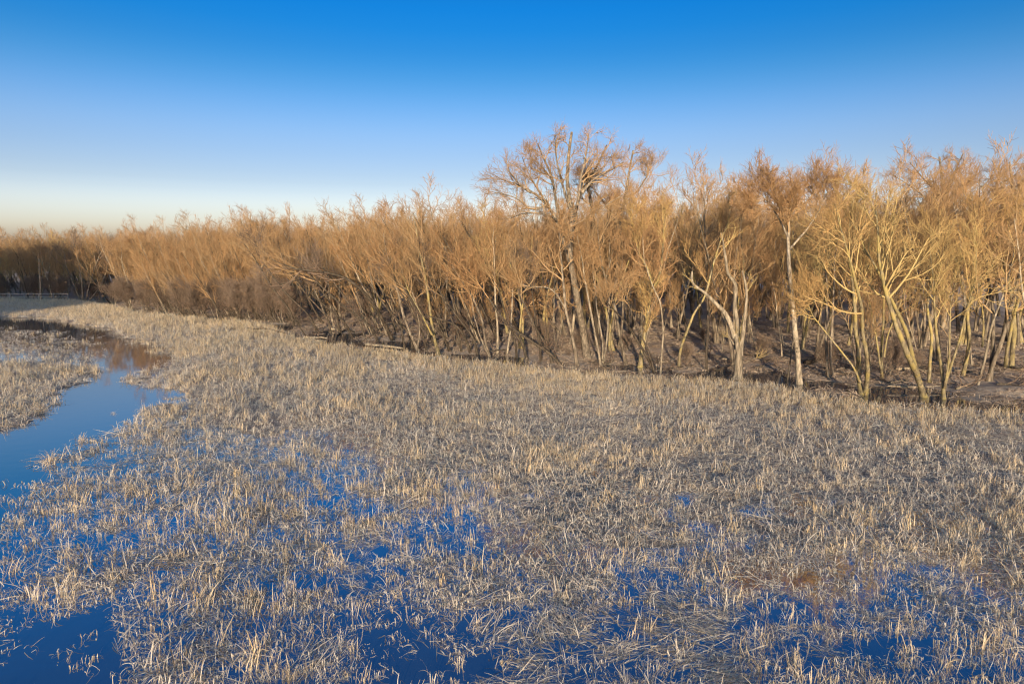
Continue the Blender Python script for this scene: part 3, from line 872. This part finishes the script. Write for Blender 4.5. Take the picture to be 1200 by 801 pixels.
for i in NEAR:
    x, y = cells[i]
    z, px = zone_of(x, y)
    pl = float(np.interp(px, [120, 200, 560, 640, 700], [.3, 1.0, .8, .4, .0]))
    kind = 'lean' if random.random() < pl else 'up'
    rz = random.uniform(-.5, .5) if kind == 'lean' else random.uniform(0, 6.28)
    s = random.choice((random.uniform(.72, .95), random.uniform(.9, 1.12), random.uniform(1.0, 1.2))) * float(np.interp(d[i], [2, 12], [.86, 1.05]))
    s *= float(np.interp(px, [0, 250, 560, 700, 850, 1200], [1, 1.06, 1.12, 1.12, 1.22, 1.22]))
    s = min(s, 1.3)
    place(kind, random.randrange(6), x, y, rz, s, claim.get(i, z[2]), 'tree', z[3])

# first-row fillers, thicket and saplings along the edge
for q, px in enumerate(np.linspace(150, 345, 30)):
    e = edge_point(px); x, y = e[0] + random.uniform(-.5, .5), e[1] + random.uniform(.3, 5)
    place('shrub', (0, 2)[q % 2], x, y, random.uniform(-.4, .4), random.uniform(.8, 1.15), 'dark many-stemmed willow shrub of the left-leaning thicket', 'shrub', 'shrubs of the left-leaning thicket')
for q, px in enumerate(np.linspace(165, 330, 13)):
    e = edge_point(px); x, y = e[0], e[1] + random.uniform(1.0, 4.0)
    place('lean', (2, 0, 1)[q % 3], x, y, random.uniform(-.3, .3), random.uniform(.62, .85), 'dark slanting tree fanning left out of the front of the thicket', 'tree', 'slanting trees in front of the thicket')
for q, px in enumerate(np.linspace(-60, 128, 18)):
    e = edge_point(px); x, y = e[0], e[1] + random.uniform(1, 9)
    place('shrub', 1, x, y, random.uniform(0, 6), random.uniform(.8, 1.3), 'bushy shrub in the blue shade under the far left stand', 'shrub', 'shrubs under the far left stand')
for q, px in enumerate(np.linspace(355, 640, 22)):
    e = edge_point(px); x, y = e[0], e[1] + random.uniform(3, 16)
    place('shrub' if q % 4 == 1 else 'thin', q, x, y, random.uniform(-.5, .5), random.uniform(.5, .9),
          ('thin grey shrub' if q % 4 == 1 else 'thin young tree') + ' among the arched boughs behind the ditch', 'shrub' if q % 4 == 1 else 'tree',
          ('shrubs' if q % 4 == 1 else 'young trees') + ' among the arched boughs')
for q, px in enumerate(np.linspace(640, 1195, 34)):
    e = edge_point(px); x, y = e[0], e[1] + random.uniform(5, 24)
    sh = q % 4 == 3
    place('shrub' if sh else 'thin', 1 if sh else q, x, y, random.uniform(0, 6), random.uniform(.6, 1.05) * (.6 if sh else 1),
          'low grey shrub on the open litter floor behind the ditch' if sh else 'thin young tree standing on the open litter floor behind the ditch',
          'shrub' if sh else 'tree', 'shrubs on the open floor' if sh else 'young trees on the open floor')

# ---------------------------------------------------------------- scattering by geometry nodes, for what nobody could count
def scatter(name, meshes, P, rot, scl, pick, label, cat=None):
    pc = bpy.data.collections.new(name + '_kinds')
    for j, me in enumerate(meshes):
        o = bpy.data.objects.new('%s_kind_%02d' % (name, j), me); pc.objects.link(o)
    me = bpy.data.meshes.new(name)
    me.vertices.add(len(P)); me.vertices.foreach_set('co', np.asarray(P, np.float32).ravel())
    a = me.attributes.new('rot', 'FLOAT_VECTOR', 'POINT'); a.data.foreach_set('vector', np.asarray(rot, np.float32).ravel())
    a = me.attributes.new('scl', 'FLOAT_VECTOR', 'POINT'); a.data.foreach_set('vector', np.asarray(scl, np.float32).ravel())
    a = me.attributes.new('pick', 'INT', 'POINT'); a.data.foreach_set('value', np.asarray(pick, np.int32))
    me.update()
    ob = link(name, me)
    ng = bpy.data.node_groups.new(name, 'GeometryNodeTree')
    ng.interface.new_socket('Geometry', in_out='INPUT', socket_type='NodeSocketGeometry')
    ng.interface.new_socket('Geometry', in_out='OUTPUT', socket_type='NodeSocketGeometry')
    N, L = ng.nodes, ng.links
    gi, go = N.new('NodeGroupInput'), N.new('NodeGroupOutput')
    ci = N.new('GeometryNodeCollectionInfo'); ci.inputs[0].default_value = pc
    ci.inputs['Separate Children'].default_value = True; ci.inputs['Reset Children'].default_value = True
    ip = N.new('GeometryNodeInstanceOnPoints'); ip.inputs['Pick Instance'].default_value = True
    def attr(nm, ty):
        x = N.new('GeometryNodeInputNamedAttribute'); x.data_type = ty; x.inputs[0].default_value = nm
        return x.outputs[0]
    L.new(gi.outputs[0], ip.inputs['Points']); L.new(ci.outputs[0], ip.inputs['Instance'])
    L.new(attr('pick', 'INT'), ip.inputs['Instance Index'])
    L.new(attr('rot', 'FLOAT_VECTOR'), ip.inputs['Rotation']); L.new(attr('scl', 'FLOAT_VECTOR'), ip.inputs['Scale'])
    L.new(ip.outputs[0], go.inputs[0])
    md = ob.modifiers.new('scatter', 'NODES'); md.node_group = ng
    return tag(ob, label, cat, None, 'stuff')


def whole_mesh(root):
    """trunk and crown of a tree kind as one mesh, for the far wood"""
    vs, fs, ts, mi, mats, o = [], [], [], [], [], 0
    for ch in root.children:
        me = ch.data; nv = len(me.vertices); nf = len(me.polygons)
        v = np.empty(nv * 3, np.float32); me.vertices.foreach_get('co', v)
        f = np.empty(nf * 4, np.int32); me.loops.foreach_get('vertex_index', f)
        t = np.empty(nv, np.float32); me.attributes['tone'].data.foreach_get('value', t)
        vs.append(v.reshape(-1, 3)); fs.append(f.reshape(-1, 4) + o); ts.append(t); o += nv
        if me.materials[0] not in mats: mats.append(me.materials[0])
        mi.append(np.full(nf, mats.index(me.materials[0]), np.int32))
    me = mesh_from('far_tree', np.concatenate(vs), np.concatenate(fs), None, True, {'tone': np.concatenate(ts)})
    for x in mats: me.materials.append(x)
    me.polygons.foreach_set('material_index', np.concatenate(mi))
    return me


fm = [whole_mesh(KINDS['up'][j]) for j in (0, 3, 5)] + [whole_mesh(KINDS['lean'][j]) for j in (1, 3)]
c = cells[REST]
c = c[(d[REST] < 120)]
hgt = np.full(len(c), .4)
sc = rng.uniform(.8, 1.28, len(c)) * np.interp(600 + 800 * c[:, 0] / c[:, 1], [0, 250, 560, 850, 1200], [.95, 1.0, 1.05, 1.2, 1.2])
left = (600 + 800 * c[:, 0] / c[:, 1]) < 640
pk = np.where(left & (rng.random(len(c)) < .6), rng.integers(3, 5, len(c)), rng.integers(0, 3, len(c)))
rz = np.where(pk >= 3, rng.uniform(-.5, .5, len(c)), rng.uniform(0, 6.28, len(c)))
SUN_SCREEN_TOP = [(-160, 23), (-35, 23.5), (33, 30), (70, 32), (105, 35), (330, 35)]  # tops of the unseen slim trees, added as a screen to filter the sun
sa = np.array([math.sin(SUN_AZ), math.cos(SUN_AZ)]); sp_ = np.array([sa[1], -sa[0]]); sp_ = sp_ if sp_[1] > 0 else -sp_
gp, gsc = [], []
for q in np.arange(-150, 150, .55):
    q += rng.uniform(-.12, .12)
    t_ = rng.uniform(75, 165)
    xy = sa * t_ + sp_ * q
    gp.append((xy[0], xy[1], .2)); gsc.append((np.interp(q, *zip(*SUN_SCREEN_TOP)) + .14 * (t_ - 70)) * rng.uniform(.93, 1.0) / 11.0)
gp, gsc = np.array(gp), np.array(gsc)
fthin = [whole_mesh(KINDS['thin'][j]) for j in (0, 1)]
scatter('sun_screen_trees', fthin, gp, np.stack([0 * gsc, 0 * gsc, rng.uniform(0, 6.28, len(gp))], 1), np.stack([gsc * .056, gsc * .056, gsc], 1), rng.integers(0, 2, len(gp)),
        'added unseen belt of tall, very slim bare trees behind the viewpoint, filtering the low sun')
scatter('far_woods', fm, np.stack([c[:, 0], c[:, 1], hgt], 1), np.stack([0 * rz, 0 * rz, rz], 1), np.stack([sc, sc, sc], 1), pk,
        'hazy mass of orange bare trees filling the depth of the wood')

# ---------------------------------------------------------------- reeds and straw
def clump(rng, n, rad, lmin, lmax, tilt, tsd, curve, pbend, width, az0=None, azs=.4, flat=False):
    a = rng.uniform(0, 2 * math.pi, n) if az0 is None else rng.normal(az0, azs, n) + np.where(rng.random(n) < .3, math.pi, 0)
    rr = rad * np.sqrt(rng.random(n)); ra = rng.uniform(0, 2 * math.pi, n)
    p = np.stack([rr * np.cos(ra), rr * np.sin(ra), rng.uniform(0, .06 if not flat else .14, n)], 1)
    L = rng.uniform(lmin, lmax, n); ns = 7
    th = np.radians(np.abs(rng.normal(tilt, tsd, n)))
    cv = np.radians(np.abs(rng.normal(curve, curve * .6, n)))
    kb = np.where(rng.random(n) < pbend, rng.integers(2, ns, n), 99)
    bend = np.radians(rng.uniform(60, 150, n))
    side0 = rng.uniform(-.7, .7, n)
    P = [p]
    for s in range(ns):
        th = np.minimum(th + cv + np.where(kb == s, bend, 0), np.radians(175))
        a = a + rng.normal(0, .12, n)
        dr = np.stack([np.sin(th) * np.cos(a), np.sin(th) * np.sin(a), np.cos(th)], 1)
        p = p + dr * (L / ns)[:, None]
        p[:, 2] = np.maximum(p[:, 2], .015 + .02 * rng.random(n))
        P.append(p)
    P = np.stack(P, 1)
    sd_ = np.stack([-np.sin(a), np.cos(a), side0], 1); sd_ = norm(sd_)
    wd = width * rng.uniform(.6, 1.4, n)[:, None] * np.array([1, 1, 1, .95, .9, .8, .65, .35])[None]
    A = P + sd_[:, None] * wd[..., None] / 2; Bv = P - sd_[:, None] * wd[..., None] / 2
    V = np.stack([A, Bv], 2).reshape(-1, 3)
    idx = np.arange(n * 8 * 2).reshape(n, 8, 2)
    F = np.stack([idx[:, :-1, 0], idx[:, :-1, 1], idx[:, 1:, 1], idx[:, 1:, 0]], -1).reshape(-1, 4)
    tone = np.clip(np.where(rng.random(n) < .15, rng.uniform(0, .35, n), rng.normal(.62, .2, n)), 0, 1)
    return V, F, np.repeat(tone, 16)


rg = np.random.default_rng(3)
UP = [clump(rg, 15, .24, .30, .85, 13, 10, 4, .60, .021) for _ in range(6)]
ME = [clump(rg, 16, .34, .25, .80, 30, 26, 14, .8, .022) for _ in range(7)]
FL = [clump(rg, 26, .6, .6, 1.3, 80, 8, 3, .15, .026, 0.0, .35, True) for _ in range(4)]
LO = [clump(rg, 18, .5, .15, .55, 72, 18, 10, .4, .022, None, .4, True) for _ in range(4)]
SPARSE = [clump(rg, 6, .35, .3, .7, 25, 15, 8, .7, .026) for _ in range(4)]
PR = [mesh_from('reed', v, f, M['straw'] if j < 5 or j > 22 else M['straw_grey'], False, {'tone': t}) for j, (v, f, t) in enumerate(UP + ME + FL + LO + SPARSE)]
U0, M0, F0, L0, S0 = 0, 6, 13, 17, 21


def reed_points(r0, r1, dens, rng):
    a0 = R(44)
    n = int(dens * a0 * (r1 ** 2 - r0 ** 2))
    a = rng.uniform(-a0, a0, n); r = np.sqrt(rng.uniform(r0 ** 2, r1 ** 2, n))
    x, y = r * np.sin(a), r * np.cos(a)
    d = edge_dist(x, y)
    k = d < -(0.085 + .05 * sstep(.38, .5, x / y) - .075 * sstep(-.28, -.42, x / y)) * r + 0.3 + (vnoise(x, y, 2.5, 50) - .5) * 2.0
    return x[k], y[k], r[k], d[k]


out = [[], [], [], []]
for r0, r1, dens, big in ((12, 24, 13.0, .80), (24, 36, 11.0, .88), (36, 60, 9.5, .88), (60, 100, 7.0, 1.0), (100, 210, 4.0, 1.2)):
    x, y, r, d = reed_points(r0, r1, dens, rg)
    h, cov = marsh(x, y)
    patch = vnoise(x, y, 1.1, 41) * .4 + vnoise(x, y, .45, 42) * .45 + vnoise(x, y, 3.5, 43) * .15
    p = sstep(.0, .75, cov - patch * .95 + np.where(cov < .93, .17, .24))
    p = np.where(cov > .93, np.maximum(p, .75), p)
    k = rg.random(len(x)) < p
    sp = (~k) & (rg.random(len(x)) < np.where(cov > .08, .28, .05)) & (cov > .04)
    x, y, r, d, h, cov, sp = (q[k | sp] for q in (x, y, r, d, h, cov, sp))
    n = len(x)
    # kind by place: tall upright straw toward the wood, broken tangles in the flood
    upf = np.clip(.10 + sstep(35, 90, r) * .30 + sstep(-16, -5, d) * .5 + (vnoise(x, y, 4, 44) - .5) * .8, .05, .95)
    flf = np.clip((vnoise(x, y, 2.5, 45) - .62) * 2.2, 0, .8) * sstep(30, 20, r) + .05
    u = rg.random(n)
    pick = np.where(u < flf, F0 + rg.integers(0, 4, n), np.where(rg.random(n) < upf, U0 + rg.integers(0, 6, n),
                    np.where(rg.random(n) < .3, L0 + rg.integers(0, 4, n), M0 + rg.integers(0, 7, n))))
    pick = np.where(sp, np.where(rg.random(n) < .35, L0 + rg.integers(0, 4, n), S0 + rg.integers(0, 4, n)), pick)
    isf = (pick >= F0) & (pick < L0)
    az = np.where(isf, vnoise(x, y, 4, 46) * 5 + rg.normal(0, .25, n), rg.uniform(0, 6.28, n))
    hs_ = big * rg.uniform(.65, 1.2, n) * (.75 + .5 * vnoise(x, y, 3, 47))
    s = np.stack([hs_ * 1.05, hs_ * 1.05, hs_], 1)
    z = np.maximum(h, -.03)
    out[0].append(np.stack([x, y, z], 1)); out[1].append(np.stack([rg.normal(0, .08, n), rg.normal(0, .08, n), az], 1))
    out[2].append(s); out[3].append(pick)
P_, R_, S_, K_ = (np.concatenate(q) for q in out)
print('reed clumps', len(P_))
scatter('reed_grass', PR, P_, R_, S_, K_, 'dry straw-coloured reeds and sedge, bent and broken, standing in the flooded marsh')

# leaf litter, dead grass and twigs on the floor of the wood and along the ditch bank
x = rg.uniform(-100, 85, 60000); y = rg.uniform(42, 170, 60000)
d = edge_dist(x, y); rr = np.hypot(x, y); k = (d > -.085 * rr - 1) & (d < 45) & (np.abs(x / y) < .82)
x, y, d = x[k], y[k], d[k]
k = vnoise(x, y, 3.0, 61) + vnoise(x, y, .9, 62) * .6 > .55
x, y, d = x[k], y[k], d[k]
z, _ = land(x, y)
k = z > -.04; x, y, z, d = x[k], y[k], z[k], d[k]; n = len(x)
LT = [mesh_from('litter', *clump(rg, 22, .75, .2, .9, 80, 8, 3, .25, .045, None, .4, True)[:2], M['leaf'], False, {'tone': np.repeat(np.random.default_rng(q).random(22), 16)}) for q in range(4)]
LT += [mesh_from('litter', v, f, M['leaf'], False, {'tone': t * .5 + .5}) for v, f, t in SPARSE + LO[:2]]
pick = np.where(rg.random(n) < np.where(d < 4, .45, .12), rg.integers(4, 10, n), rg.integers(0, 4, n))
sc = rg.uniform(.6, 1.3, n)
scatter('leaf_litter', LT, np.stack([x, y, np.maximum(z, 0)], 1), np.stack([0 * x, 0 * x, rg.uniform(0, 6.28, n)], 1), np.stack([sc, sc, sc], 1), pick,
        'grey-brown leaf litter, twigs and dead grass covering the floor of the wood')
print('litter', n)

# ---------------------------------------------------------------- fallen logs, driftwood, railing
def log(name, label, pts, r0, mat, cat='log', seed=1, o=None, z=.12, group=None):
    rng = np.random.default_rng(seed)
    P = np.array([ground(px, py, z) for px, py in pts])
    P = catmull(P, 12)
    P[:, 2] += rng.normal(0, .02, 12)
    Rd = r0 * (1 - .45 * np.linspace(0, 1, 12))
    Rd[[0, -1]] *= .5
    base = P[0].copy()
    root = make_tree(name, base, [(P, Rd)], o, M[mat], M['twig_grey'], rng)
    return tag(root, label, cat, group)


log('fallen_log', 'long pale barkless log lying behind the bough arched into the marsh', [(428, 403), (450, 405), (473, 408)], .17, 'log', seed=1, z=.2)
log('fallen_log', 'short pale log beside the foot of the sweeping-limbed tree', [(387, 385), (397, 386)], .18, 'log', seed=2, z=.25)
log('driftwood', 'ragged pale driftwood lying on the mud left of the sweeping-limbed tree', [(346, 397), (362, 395), (384, 396)], .14, 'log', 'driftwood', 3,
    dict(m=(5, 3, 2, 0), t0=.1, a0=40, L0=1.6, trop=0, trop3=0), z=.15)
log('driftwood', 'small pale driftwood fork nearest the reeds left of the arched boughs', [(362, 401), (369, 399), (375, 399)], .10, 'log', 'driftwood', 4,
    dict(m=(4, 2, 2, 0), t0=.1, a0=40, L0=1.0, trop=.02), z=.15)
log('fallen_bough', 'dark crooked branch lying in the meadow below the left-leaning thicket', [(288, 383), (297, 386), (312, 385), (332, 390), (342, 392)], .13, 'bark_dark', 'bough', 5,
    dict(m=(5, 3, 2, 0), t0=.1, a0=40, L0=1.6, trop=.05), z=.4)
drawn('fallen_tree', 'dark dead trunk leaning up to the left out of the ditch below the giant cottonwood',
      [([(661, 430), (644, 414), (620, 398), (604, 387)], .17, 1.5), ([(655, 425), (648, 412), (640, 402)], .08, 0)], BARE, 'bark_dark', 'twig_grey', seed=70, cat='fallen tree')
log('fallen_log', 'dark log lying on the litter behind the tall pale-trunked tree', [(942, 425), (965, 421), (985, 420)], .22, 'bark_dark', seed=6, z=.5,
    o=dict(m=(5, 4, 2, 0), t0=.1, a0=45, L0=2.0))
log('fallen_log', 'thin fallen pole lying along the far bank of the ditch at the right', [(1040, 452), (1075, 453), (1102, 452)], .10, 'bark', seed=7, z=.35)
log('fallen_log', 'dark fallen branch on the litter left of the snag', [(838, 434), (850, 430), (862, 428)], .09, 'bark_dark', seed=8, z=.35, o=dict(m=(4, 3, 2, 0), t0=.1, a0=45, L0=1.4))
log('fallen_log', 'short orange-lit log lying in the wood at the far right edge', [(1176, 409), (1200, 408)], .25, 'bark_lichen', seed=9, z=.6)


BR = [(690, 424, 34), (720, 431, -26), (762, 421, 30), (800, 416, 40), (815, 428, -30), (846, 420, 28), (884, 431, 36), (900, 415, -40), (958, 436, 34), (985, 432, 30), (1000, 417, -44), (1050, 432, 38),
      (1064, 446, -24), (1096, 428, 40), (1120, 455, 26), (1140, 436, -36), (1168, 450, 30), (1186, 430, 30), (640, 414, 30), (598, 409, -26), (560, 403, 26), (444, 391, 22), (415, 389, -20)]
for q, (px, py, dx) in enumerate(BR):
    rr = random.Random(900 + q)
    pts = [(px, py), (px + dx * .5, py + rr.uniform(-3, 3)), (px + dx, py + rr.uniform(-5, 4))]
    p0 = ground(px, py)
    log('fallen_branch', 'forked fallen branch lying in the leaf litter behind the ditch', pts, rr.uniform(.06, .15), ('bark', 'bark_dark', 'log')[q % 3], 'branch', 900 + q,
        dict(m=(5, 4, 2, 0), t0=.15, a0=45, L0=rr.uniform(1.2, 2.4), trop=.03, trop3=0), z=max(.1, float(land(p0[:1], p0[1:2])[0][0]) + .05), group='fallen branches on the floor of the wood')


def box(c, s):
    v = np.array([[x, y, z] for x in (-1, 1) for y in (-1, 1) for z in (-1, 1)], float) * np.array(s) / 2 + np.array(c)
    f = np.array([[0, 1, 3, 2], [4, 6, 7, 5], [0, 4, 5, 1], [2, 3, 7, 6], [0, 2, 6, 4], [1, 5, 7, 3]])
    return v, f


Y = 168.0
A, B2 = at(-60, 344.0, Y), at(80, 344.0, Y)
root = empty('wooden_railing', (A[0], Y, 0))
tag(root, 'long low grey railing in front of the dark stand at the far left', 'railing')
Lr = B2[0] - A[0]
link('rail', mesh_from('rail', *box((Lr / 2, 0, A[2]), (Lr, .10, .16)), M['rail'], False), root)
link('rail', mesh_from('rail', *box((Lr / 2, 0, A[2] - .75), (Lr, .08, .10)), M['rail'], False), root)
pm = mesh_from('post', *box((0, .12, A[2] / 2), (.14, .12, A[2] + .1)), M['rail'], False)
for q in np.arange(0.4, Lr, 3.6):
    p = link('post', pm, root); p.location = (q, 0, 0)
